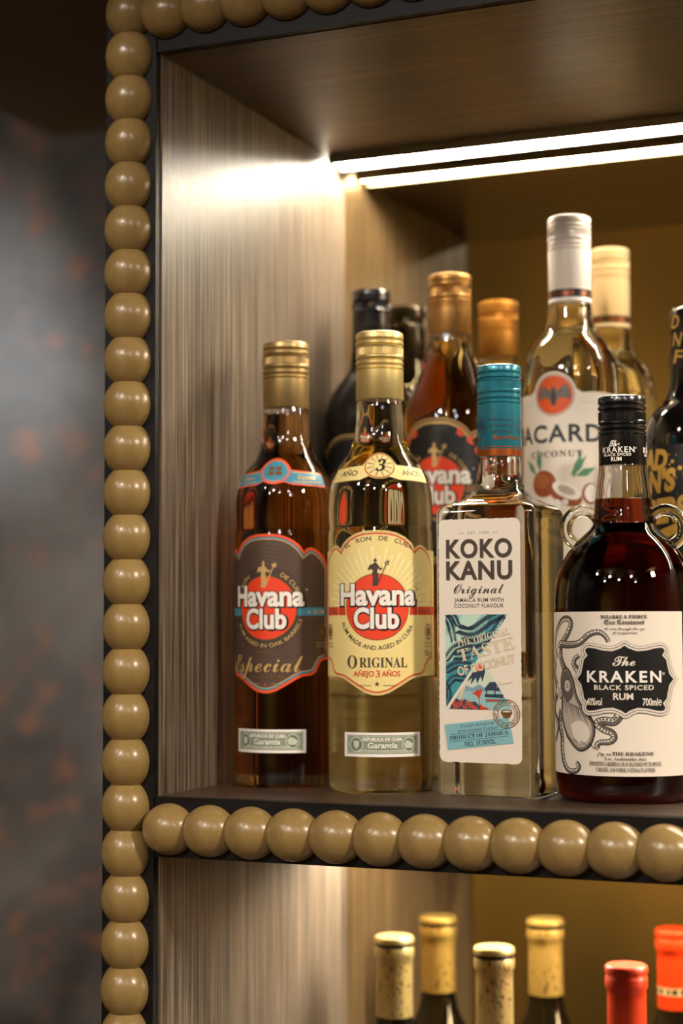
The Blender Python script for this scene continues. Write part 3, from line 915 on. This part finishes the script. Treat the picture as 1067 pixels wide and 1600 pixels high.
k.build('cap_print', b, cylmap(0.0151, radians(-4)), 1.0)

k = Label(0.010)
rnd = random.Random(3)
edge = []
cor = [(-31.8, 22), (26.8, 22), (26.8, 182.6), (-31.8, 182.6)]
rc = 4.5
for (cx, cyy, a0) in ((26.8 - rc, 182.6 - rc, 0), (-31.8 + rc, 182.6 - rc, 90), (-31.8 + rc, 22 + rc, 180), (26.8 - rc, 22 + rc, 270)):
    arcp = [(cx + rc * cos(radians(a0 + a)), cyy + rc * sin(radians(a0 + a))) for a in range(0, 91, 15)]
    if edge:
        p, q = edge[-1], arcp[0]; n = int(sqrt((p[0] - q[0]) ** 2 + (p[1] - q[1]) ** 2) / 1.3)
        edge += [(p[0] + (q[0] - p[0]) * i / n + rnd.uniform(-.28, .28), p[1] + (q[1] - p[1]) * i / n + rnd.uniform(-.28, .28)) for i in range(1, n)]
    edge += arcp
p, q = edge[-1], edge[0]; n = 110
edge += [(p[0] + (q[0] - p[0]) * i / n + rnd.uniform(-.28, .28), p[1] + (q[1] - p[1]) * i / n) for i in range(1, n)]
k.poly(edge, PAPER)
k.text('EST. 1900', -2.9, 172.4, 15, 1.9, GREY, 0.005, track=1.25)
for sx in (-1, 1): k.rect(-2.9 + min(sx * 10, sx * 14), -2.9 + max(sx * 10, sx * 14), 173.1, 173.4, GREY, True)
for s, y in (('KOKO', 157.3), ('KANU', 142.9)):
    k.text(s, -2.5, y - 0.35, 47.4, 11.6, GREY, 0.034, track=1.10); k.text(s, -2.8, y, 47.2, 11.6, CHOC, 0.030, track=1.10)
    n = 10
k.text(script('Original'), -2.9, 133.2, 36, 7.0, CHOC, 0.004)
k.text('JAMAICA RUM WITH', -2.9, 127.6, 35.4, 2.6, CHOC, 0.012, track=1.1); k.text('COCONUT FLAVOUR', -2.9, 123.8, 35.4, 2.6, CHOC, 0.012, track=1.1)
T1 = [(-27, 119.3), (-27, 58), (17.8, 119.3)]
T2 = [(-1.3, 90), (-25.3, 56.9), (20.3, 56.9)]
k.poly(T1, SEAF); k.poly(T2, ink('sky_cream', (206, 218, 196)), (), True)
ku = lambda x, y: ((x - 80) * 0.1051 - 36.5, 133 - (y - 130) * 0.0984)


def frond(pts, w, col, tri, leaves=8):
    w = w * 1.2
    """palm frond: curved rib with blades hanging from both sides, clipped to the printed triangle"""
    C = catmull([ku(*p) for p in pts], 8)
    st = max(1, len(C) // (leaves * 2))
    rib = []
    for i in range(0, len(C) - 1, st):
        a, c_ = C[i], C[min(i + 2, len(C) - 1)]
        dx, dy = c_[0] - a[0], c_[1] - a[1]; l = sqrt(dx * dx + dy * dy) or 1; dx /= l; dy /= l
        f = w * (0.45 + 0.55 * sin(pi * (0.2 + 0.7 * i / len(C))))
        for sd in (-1, 1):
            ex, ey = dx * 0.80 - sd * dy * 0.6, dy * 0.80 + sd * dx * 0.6
            tip = (a[0] + ex * f, a[1] + ey * f); h = 0.105 * f
            pl = clip_convex([a, (a[0] + ex * f * 0.5 - ey * h, a[1] + ey * f * 0.5 + ex * h), tip, (a[0] + ex * f * 0.5 + ey * h, a[1] + ey * f * 0.5 - ex * h)], tri)
            if len(pl) > 2: k.poly(pl, col, (), True)


def blob(pts, col, tri, same=False):
    pl = clip_convex([ku(*p) for p in pts], tri)
    if len(pl) > 2: k.poly(pl, col, (), same)


blob([(160, 430), (300, 260), (420, 260), (160, 640)], ink('seafoam_light', (188, 222, 200)), T1)
blob([(160, 600), (420, 500), (330, 680), (160, 900)], TEAL, T1); blob([(470, 260), (590, 260), (420, 480)], TEAL, T1, True)
k.z += 0.05
frond([(160, 275), (200, 330), (225, 440)], 4.5, NAVY, T1); frond([(165, 270), (215, 270), (250, 330)], 4, NAVY, T1)
frond([(580, 262), (480, 300), (360, 380), (270, 370)], 6.5, NAVY, T1, 9); frond([(570, 268), (500, 400), (380, 460), (300, 455)], 6, NAVY, T1, 9)
frond([(160, 590), (230, 500), (300, 480)], 5, NAVY, T1); frond([(440, 470), (330, 540), (240, 550)], 5, NAVY, T1)
frond([(160, 660), (240, 610), (330, 610)], 5, NAVY, T1); frond([(160, 780), (220, 700), (300, 700)], 4.5, NAVY, T1); frond([(160, 720), (190, 800), (170, 880)], 4, NAVY, T1)
# lower triangle: sea, hills, hut, boat, flowers
blob([(180, 780), (640, 780), (640, 905), (180, 905)], ink('sea', (150, 190, 190)), T2); blob([(280, 780), (300, 740), (350, 760), (400, 735), (470, 785)], ink('hills', (120, 160, 176)), T2)
blob([(440, 830), (580, 830), (580, 850), (440, 855)], TEAL, T2)
blob([(436, 760), (470, 720), (530, 715), (560, 770), (560, 780), (436, 775)], NAVY, T2); blob([(444, 775), (452, 775), (452, 815), (444, 815)], NAVY, T2, True); blob([(500, 775), (508, 775), (508, 820), (500, 820)], NAVY, T2, True); blob([(436, 800), (560, 800), (560, 826), (436, 820)], NAVY, T2, True)
blob([(445, 836), (535, 836), (528, 848), (452, 848)], RED, T2)
blob([(255, 830), (290, 740), (310, 740), (275, 835)], BEIGE, T2)
blob([(385, 640), (430, 610), (440, 650), (420, 720), (410, 680), (385, 730), (375, 690), (340, 740), (350, 690), (320, 720), (340, 660)], NAVY, T2); blob([(370, 620), (405, 600), (430, 640), (390, 650)], ORANGE, T2)
blob([(200, 905), (210, 860), (240, 830), (270, 850), (300, 835), (330, 855), (370, 850), (400, 880), (450, 890), (470, 905)], NAVY, T2)
for (x, y) in ((225, 860), (262, 872), (235, 890), (320, 862), (345, 880), (300, 890), (275, 850), (370, 895)):
    for q in range(5):
        a = 2 * pi * q / 5; blob([(x, y), (x + 16 * cos(a - .3), y + 16 * sin(a - .3)), (x + 22 * cos(a), y + 22 * sin(a)), (x + 16 * cos(a + .3), y + 16 * sin(a + .3))], ORANGE, T2, not (x == 225 and q == 0))
blob([(345, 795), (375, 785), (385, 765), (398, 778), (416, 762), (414, 795), (404, 815), (398, 868), (405, 905), (470, 905), (430, 885), (404, 868), (396, 830), (380, 812), (362, 800)], RED, T2)
# faint slanted lettering
for s, x, y, w, c in (('THE ORIGINAL', 0.5, 102.0, 39, 4.6), ('TASTE', 3.0, 92.5, 41, 8.2), ('OF COCONUT', 2.6, 83.5, 42, 5.6)):
    k.text(serif(s) if s != 'OF COCONUT' else s, x, y, w, c, BEIGE, 0.0 if s != 'OF COCONUT' else 0.03, rot=radians(13))
k.text(script('flavour'), 15, 73.5, 12, 2.6, BEIGE, 0, rot=radians(10))
# ticket
q0, q1, q2, q3 = (-28, 46.2), (17.7, 51.9), (21.1, 35.3), (-25.8, 29.6)
tk = []
for (pa, pb) in ((q0, q1), (q1, q2), (q2, q3), (q3, q0)):
    nn = 40 if abs(pb[0] - pa[0]) > 20 else 1
    for i in range(nn): tk.append((pa[0] + (pb[0] - pa[0]) * i / nn, pa[1] + (pb[1] - pa[1]) * i / nn + (0.5 if (i % 2 and nn > 1) else 0)))
k.poly(tk[::-1], STAMP)
ra = math.atan2(5.7, 45.7)
for s, x, y, w, c, bo in ((mono('Finest white rum'), -4.6, 46.2, 24, 1.9, 0.01), (mono('with coconut flavour'), -4.2, 43.2, 29, 1.9, 0.01), ('70CL  37.5%VOL.', -2.4, 33.8, 23, 2.9, 0.02)):
    k.text(s, x, y, w, c, NAVY, bo, rot=ra, same=s[0] == '7')
k.text(serif('PRODUCT OF JAMAICA'), -3.4, 38.8, 42, 2.6, NAVY, 0.01, rot=ra)
for y in (42.2, 37.4): k.poly([(-24.3, y - 2.5), (17.6, y + 2.7), (17.6, y + 3.0), (-24.3, y - 2.2)], NAVY, (), True)
k.ring(16.2, 54.4, 8.9, 9.5, DKGOLD); k.ring(16.2, 54.4, 5.8, 6.2, DKGOLD, same=True)
k.text('THE SPIRIT OF EXOTIC ADVENTURE ★', 0, 0, 44, 1.5, DKGOLD, 0.02, arc=(16.2, 54.4, 6.8, 1), same=True)
k.poly([(12.2, 55.5), (20.2, 55.5), (18.6, 52.2), (16.2, 51.2), (13.8, 52.2)], DKGOLD, (), True); k.ring(16.2, 55.5, 3.0, 4.0, DKGOLD, 0.45, same=True)
k.build('front_label', b, flatmap(KD / 1000), 0)

# ------------------------------------------------------------------ black spiced rum with ring handles
b = empty('rum_bottle', (0.3157, 0.0985, ZS), 'round shouldered black spiced rum bottle with two glass ring handles and octopus label', 'bottle', GRP)
PK = [(0, 5), (26, 3.6), (36, 0.7), (38.5, 0), (42, 0.8), (44.6, 3.6), (45.7, 8), (46, 14), (46, 60), (46, 120), (45.9, 130), (45.2, 138), (43.4, 146), (40.6, 153), (36.8, 159.5), (32.0, 165.5), (26.8, 170.6), (22.6, 174.2), (20.4, 177), (19.6, 179.5), (19.9, 181.5), (19.9, 183), (19.2, 185), (18.9, 190), (18.3, 195), (17.3, 203), (16.3, 210), (15.7, 216), (15.2, 218), (14.6, 219), (14.6, 245)]
bm = bmesh.new()
add_lathe(bm, mm(PK), 80)
add_lathe(bm, mm([(15.6, 194.5), (14.6, 203), (13.4, 212), (12.6, 243)]), 64, flip=True)
from_bm('glass_body', bm, b, [GLASS], 35)
tabk = [(h, r) for r, h in PK[1:]]
liquid_lathe(b, [(0, 7), (38, 7), (42.6, 9)] + [(interp(tabk, h) - 2.0, h) for h in (14, 60, 120, 130, 138, 146, 153, 159.5, 165.5, 170.6, 174.2, 177, 179.5, 181.5, 183, 185, 190, 194.2)] + [(0, 194.2)], DARKR)
vang = 0.235
for sgn, off, hh in ((-1, 26.4, 175.6), (1, 27.4, 175.6)):
    bm = bmesh.new(); ns, nt = 40, 16; Rm, rm = 11.2, 4.0
    vr = []
    for i in range(ns):
        a = 2 * pi * i / ns
        # ring slightly taller than wide
        cxx, czz = off + Rm * cos(a), hh + 1.05 * Rm * sin(a)
        row = []
        for j in range(nt):
            t = 2 * pi * j / nt
            rr_ = cxx + rm * cos(t) * cos(a); zz = czz + rm * cos(t) * sin(a); yy = rm * sin(t) * 1.1
            row.append(bm.verts.new(((sgn * rr_ * cos(vang) - yy * sin(vang)) / 1000, (sgn * rr_ * sin(vang) + yy * cos(vang)) / 1000, zz / 1000)))
        vr.append(row)
    for i in range(ns):
        for j in range(nt): bm.faces.new((vr[i][j], vr[(i + 1) % ns][j], vr[(i + 1) % ns][(j + 1) % nt], vr[i][(j + 1) % nt]))
    bmesh.ops.recalc_face_normals(bm, faces=bm.faces)
    from_bm('handle', bm, b, [GLASS], 60)
screw_cap(b, 15.6, 216.2, 262, BLACKCAP, screw=25)
k = Label()
for q in range(3):
    u0 = 0.0 + 30.5 * (q - 1)
    k.text(script('The'), u0 - 1.5, 228.2, 7.5, 4.2, WHITE, 0.02, same=q > 0); k.text('KRAKEN', u0 + 0.5, 224.2, 22.5, 3.6, WHITE, 0.018, track=1.15, same=True); k.text('®', u0 + 12.8, 226.4, None, 1.1, WHITE, same=True)
    k.text('BLACK SPICED', u0, 221.9, 19, 1.7, WHITE, 0.016, track=1.1, same=True); k.text('RUM', u0 - 0.4, 218.6, 7, 2.5, WHITE, 0.03, same=True)
k.build('cap_print', b, cylmap(0.0157, radians(0)), 1.0)

k = Label()
k.rect(-90, 52, 17.5, 120.6, PAPER)


def kp(x, y):
    X = 840 + x / 4.70
    s = max(-1.0, min(1.0, (X - 975) / 113))
    return ((math.asin(s) + radians(14)) * 46, 120.6 - (y - 130) * 0.0862)


OCTO = ink('octopus', (96, 88, 82))


def tentacle(pts, w, suck=1):
    P = [kp(*p) for p in pts]; n = len(P)
    ws = [max(1.0, w * (1 - 0.6 * i / (n - 1))) for i in range(n)]
    ws = [a * 1.35 for a in ws]
    k.stroke(P, [a + 0.9 for a in ws], BLK); k.stroke(P, ws, OCTO)
    # pale underside with suckers
    C = catmull([(x, y, a) for (x, y), a in zip(P, ws)], 6); und = []
    for i, (x, y, a) in enumerate(C):
        p, q = C[max(i - 1, 0)], C[min(i + 1, len(C) - 1)]; dx, dy = q[0] - p[0], q[1] - p[1]; l = sqrt(dx * dx + dy * dy) or 1
        und.append((x - suck * dy / l * a * 0.22, y + suck * dx / l * a * 0.22, a))
    k.stroke([(x, y) for x, y, a in und], [a * 0.40 for x, y, a in und], PAPER, False)
    first = True
    acc = 0
    for i in range(1, len(und)):
        acc += sqrt((und[i][0] - und[i - 1][0]) ** 2 + (und[i][1] - und[i - 1][1]) ** 2)
        if acc > 1.5:
            acc = 0; k.disc(und[i][0], und[i][1], und[i][2] * 0.17, CHOC, n=8, same=not first); first = False


tentacle([(140, 470), (120, 400), (125, 300), (165, 200), (215, 180), (240, 220), (210, 300), (165, 380), (160, 470), (190, 560)][::-1], 3.6)
tentacle([(150, 420), (160, 370), (220, 375), (300, 360), (370, 300), (440, 280), (490, 310), (512, 352)], 3.4)
tentacle([(130, 690), (112, 600), (120, 520), (108, 470)], 4.0, -1)
tentacle([(130, 740), (112, 800), (110, 880), (135, 960), (125, 1040), (112, 1100)], 4.2, -1)
tentacle([(160, 860), (150, 960), (165, 1060), (165, 1160), (180, 1250), (215, 1300), (265, 1300), (290, 1265), (270, 1235)], 3.4)
tentacle([(585, 885), (545, 930), (470, 925), (425, 945), (470, 985), (530, 1010), (545, 1050), (510, 1078), (450, 1082), (420, 1105), (432, 1130)], 3.6, -1)
tentacle([(290, 560), (262, 520), (268, 480), (300, 450)], 3.0)
mantle = [kp(*p) for p in [(175, 560), (160, 640), (168, 760), (165, 900), (190, 1020), (240, 1110), (300, 1155), (370, 1120), (408, 1030), (402, 930), (340, 850), (285, 750), (262, 650), (235, 570), (205, 540)]]
mantle = catmull(mantle + mantle[:1], 4)[:-1]
k.poly(mantle[::-1], BLK); [k.poly(inset(mantle[::-1], d), m_) for d, m_ in ((0.6, OCTO), (1.3, GREY), (2.4, LGREY))]
k.poly([kp(*p) for p in catmull([(235, 960), (300, 930), (360, 975), (365, 1050), (310, 1100), (258, 1060), (235, 960)], 5)[:-1]][::-1], PAPER)
k.poly([kp(*p) for p in catmull([(182, 580), (220, 575), (245, 660), (255, 740), (215, 800), (180, 750), (172, 650), (182, 580)], 5)[:-1]][::-1], OCTO)
hat = []
for i in range(15):                         # engraving strokes on the body
    x = 175 + i * 14
    hat.append([(x, 780 + i * 6), (x + 8 + i * 2, 850 + i * 7 + (i % 3) * 18)])
for i in range(15):
    x = 200 + i * 14; hat.append([(x, 1045 + 8 * (i % 4) + 4 * i), (x + 10, 1065 + 4 * i + 6 * (i % 3))])
for i, (p, q) in enumerate(hat):
    p, q = kp(*p), kp(*q); dx, dy = q[0] - p[0], q[1] - p[1]; l = sqrt(dx * dx + dy * dy)
    k.stroke([p, q], [0.8, 0.15], BLK, False, i > 0)
for (x, y, r) in ((212, 678, 2.6), (157, 735, 2.3)):
    cx, cyy = kp(x, y)
    for rr_, m_ in ((1.35, CHOC), (1.2, PAPER), (0.95, CHOC), (0.8, PAPER), (0.5, CHOC), (0.25, PAPER)): k.disc(cx, cyy, r * rr_, m_, r * rr_ * 1.15, 24)
# ornate plaque
Q = [(0, 24.2), (1.6, 24.0), (4.0, 22.2), (8, 20.8), (13, 21.2), (19, 22.6), (23.5, 23.0), (26.5, 22.0), (28.4, 19.6), (28.8, 17.0), (27.8, 15.4), (29.6, 13.6), (30.4, 9.5), (31.6, 5.0), (34.2, 2.2), (35.8, 0)]
PL = [(x, y) for x, y in Q] + [(x, -y) for x, y in Q[-2::-1]] + [(-x, -y) for x, y in Q[1:]] + [(-x, y) for x, y in Q[-2:0:-1]]
PL = [(10.6 + x, 78 + y) for x, y in PL][::-1]
for d, m_ in ((0, GREY), (0.3, SILVER), (1.5, BLK), (1.9, SILVER), (3.0, GREY), (3.3, BLK)): k.poly(inset(PL, d), m_)
k.text(script('The'), 10, 86.6, 14, 6.4, SILVER, 0.012)
k.text('KRAKEN', 9.9, 76.3, 47.5, 6.9, WHITE, 0.026, track=1.25); k.text('®', 35.2, 80.6, None, 1.8, WHITE, same=True)
k.text('BLACK SPICED', 9.8, 71.5, 37.5, 2.9, SILVER, 0.026, track=1.15); k.text('RUM', 9.4, 65.4, 12.4, 4.0, SILVER, 0.03, same=True)
k.text('40%vol', -9.1, 61.8, 10.4, 4.3, SILVER, 0.03, same=True); k.text('700ml℮', 27.4, 61.8, 12.4, 4.3, SILVER, 0.03, same=True)
k.text(serif('BIZARRE & FIERCE'), 10.3, 116.4, 29, 1.9, CHOC, 0.02, track=1.1); k.text(frak('Sea Creatures'), 10.5, 112.6, 25, 2.7, CHOC, 0.01, same=True)
k.text(script('As seen through the eyes'), 11, 109.2, 26, 1.7, CHOC, 0.008, same=True); k.text(script('of imagination'), 11, 106.7, 15, 1.7, CHOC, 0.008, same=True)
k.text(script('fig. no'), -3.2, 30.7, 9, 2.0, CHOC, 0.01, same=True); k.text(serif('THE KRAKEN') + '®', 15, 30.7, 26, 2.1, CHOC, 0.01, same=True)
k.text(serif('(Loc. Architeuthis dux)'), 10, 27.6, 26, 1.9, CHOC, 0.0, same=True)
k.text(serif('IMPORTED CARIBBEAN RUM BLENDED WITH SPICES,'), 10, 24.0, 46, 2.6, CHOC, 0.0, same=True); k.text(serif('CARAMEL AND OTHER NATURAL FLAVOURS'), 10, 20.4, 37, 2.6, CHOC, 0.0, same=True)
k.build('front_label', b, cylmap(0.046, 0.0), 1.5)

# ------------------------------------------------------------------ wine bottles below
WG = 'wine bottles on the lower shelf'


def foil(name, base, dark, rough=0.38, metal=0.6, amt=0.57):
    m = mat(name, base, rough, metal)
    f = noise(m, coords(m, (1, 1, 0.6)), 330, 5, 0.65)
    L(m, ramp(m, f, [(amt, lin(base)), (amt + 0.06, lin(dark))]), m.node_tree.nodes['Principled BSDF'].inputs['Base Color'])
    return m


GOLDFOIL = foil('gold_foil', (204, 178, 112), (60, 42, 20))
REDFOIL = mat('red_foil', (214, 60, 22), 0.36, 0.15)


def wine(x, y, H, m, label, ring=True, clen=62, band=False):
    e = empty('wine_bottle', (x, y, ZL), label, 'bottle', WG)
    prof = [(0, 14), (16, 10), (28, 2), (32, 0), (35.5, 0.8), (37, 4), (37, 60), (37, 180), (36.4, 192), (33.5, 204), (28, 214), (21, 224), (16.4, 234), (14.6, 244), (14.0, H - clen), (13.6, H - 20), (13.4, H - 6), (12, H - 3)]
    glass_lathe(e, prof, None, WINEGLASS, 64)
    c0 = H - clen
    P = [(14.3, c0), (14.5, c0), (14.4, c0 + 6), (14.2, H - 24), (14.2, H - 18), (15.4, H - 16.4), (15.6, H - 14), (15.6, H - 9.5), (15.3, H - 8.6), (15.0, H - 8.2), (15.0, H - 5.4), (15.8, H - 5), (15.9, H - 3), (15.4, H - 1.0), (14.2, H - 0.1), (12, H - 0.4), (0, H - 0.4)]
    mats = [m]
    if ring: mats += [mat('capsule_ring', (30, 22, 14), 0.35, 0.3), PALEGOLD]
    bm = bmesh.new(); add_lathe(bm, mm(P), 64, mi=lambda k_: (1 if k_ == 9 else 2 if k_ > 9 else 0) if ring else 0)
    cp = from_bm('capsule', bm, e, mats, 40)
    if band:
        bl = Label(); bl.rect(-45, 45, H - 52, H - 46, BEIGE)
        for j in range(15): bl.text('CAMPUS', -42 + j * 6, H - 50.5, 5, 3.0, BLK, 0.05, same=j > 0) if False else bl.rect(-44 + j * 6, -44 + j * 6 + 2.6 + (j % 3), H - 51, H - 47, BLK, j > 0)
        bl.build('capsule_band', e, cylmap(0.0144, 0.0), 1.5)
    return e


wine(0.0835, 0.2767, 310.7, GOLDFOIL, 'wine bottle with gold foil capsule nearest the side panel on the lower shelf')
wine(0.1719, 0.2585, 311.3, GOLDFOIL, 'wine bottle with gold foil capsule, next to the red capped bottle')
wine(0.2772, 0.2456, 307.4, REDFOIL, 'wine bottle with bright red capsule on the lower shelf', False, 66, True)
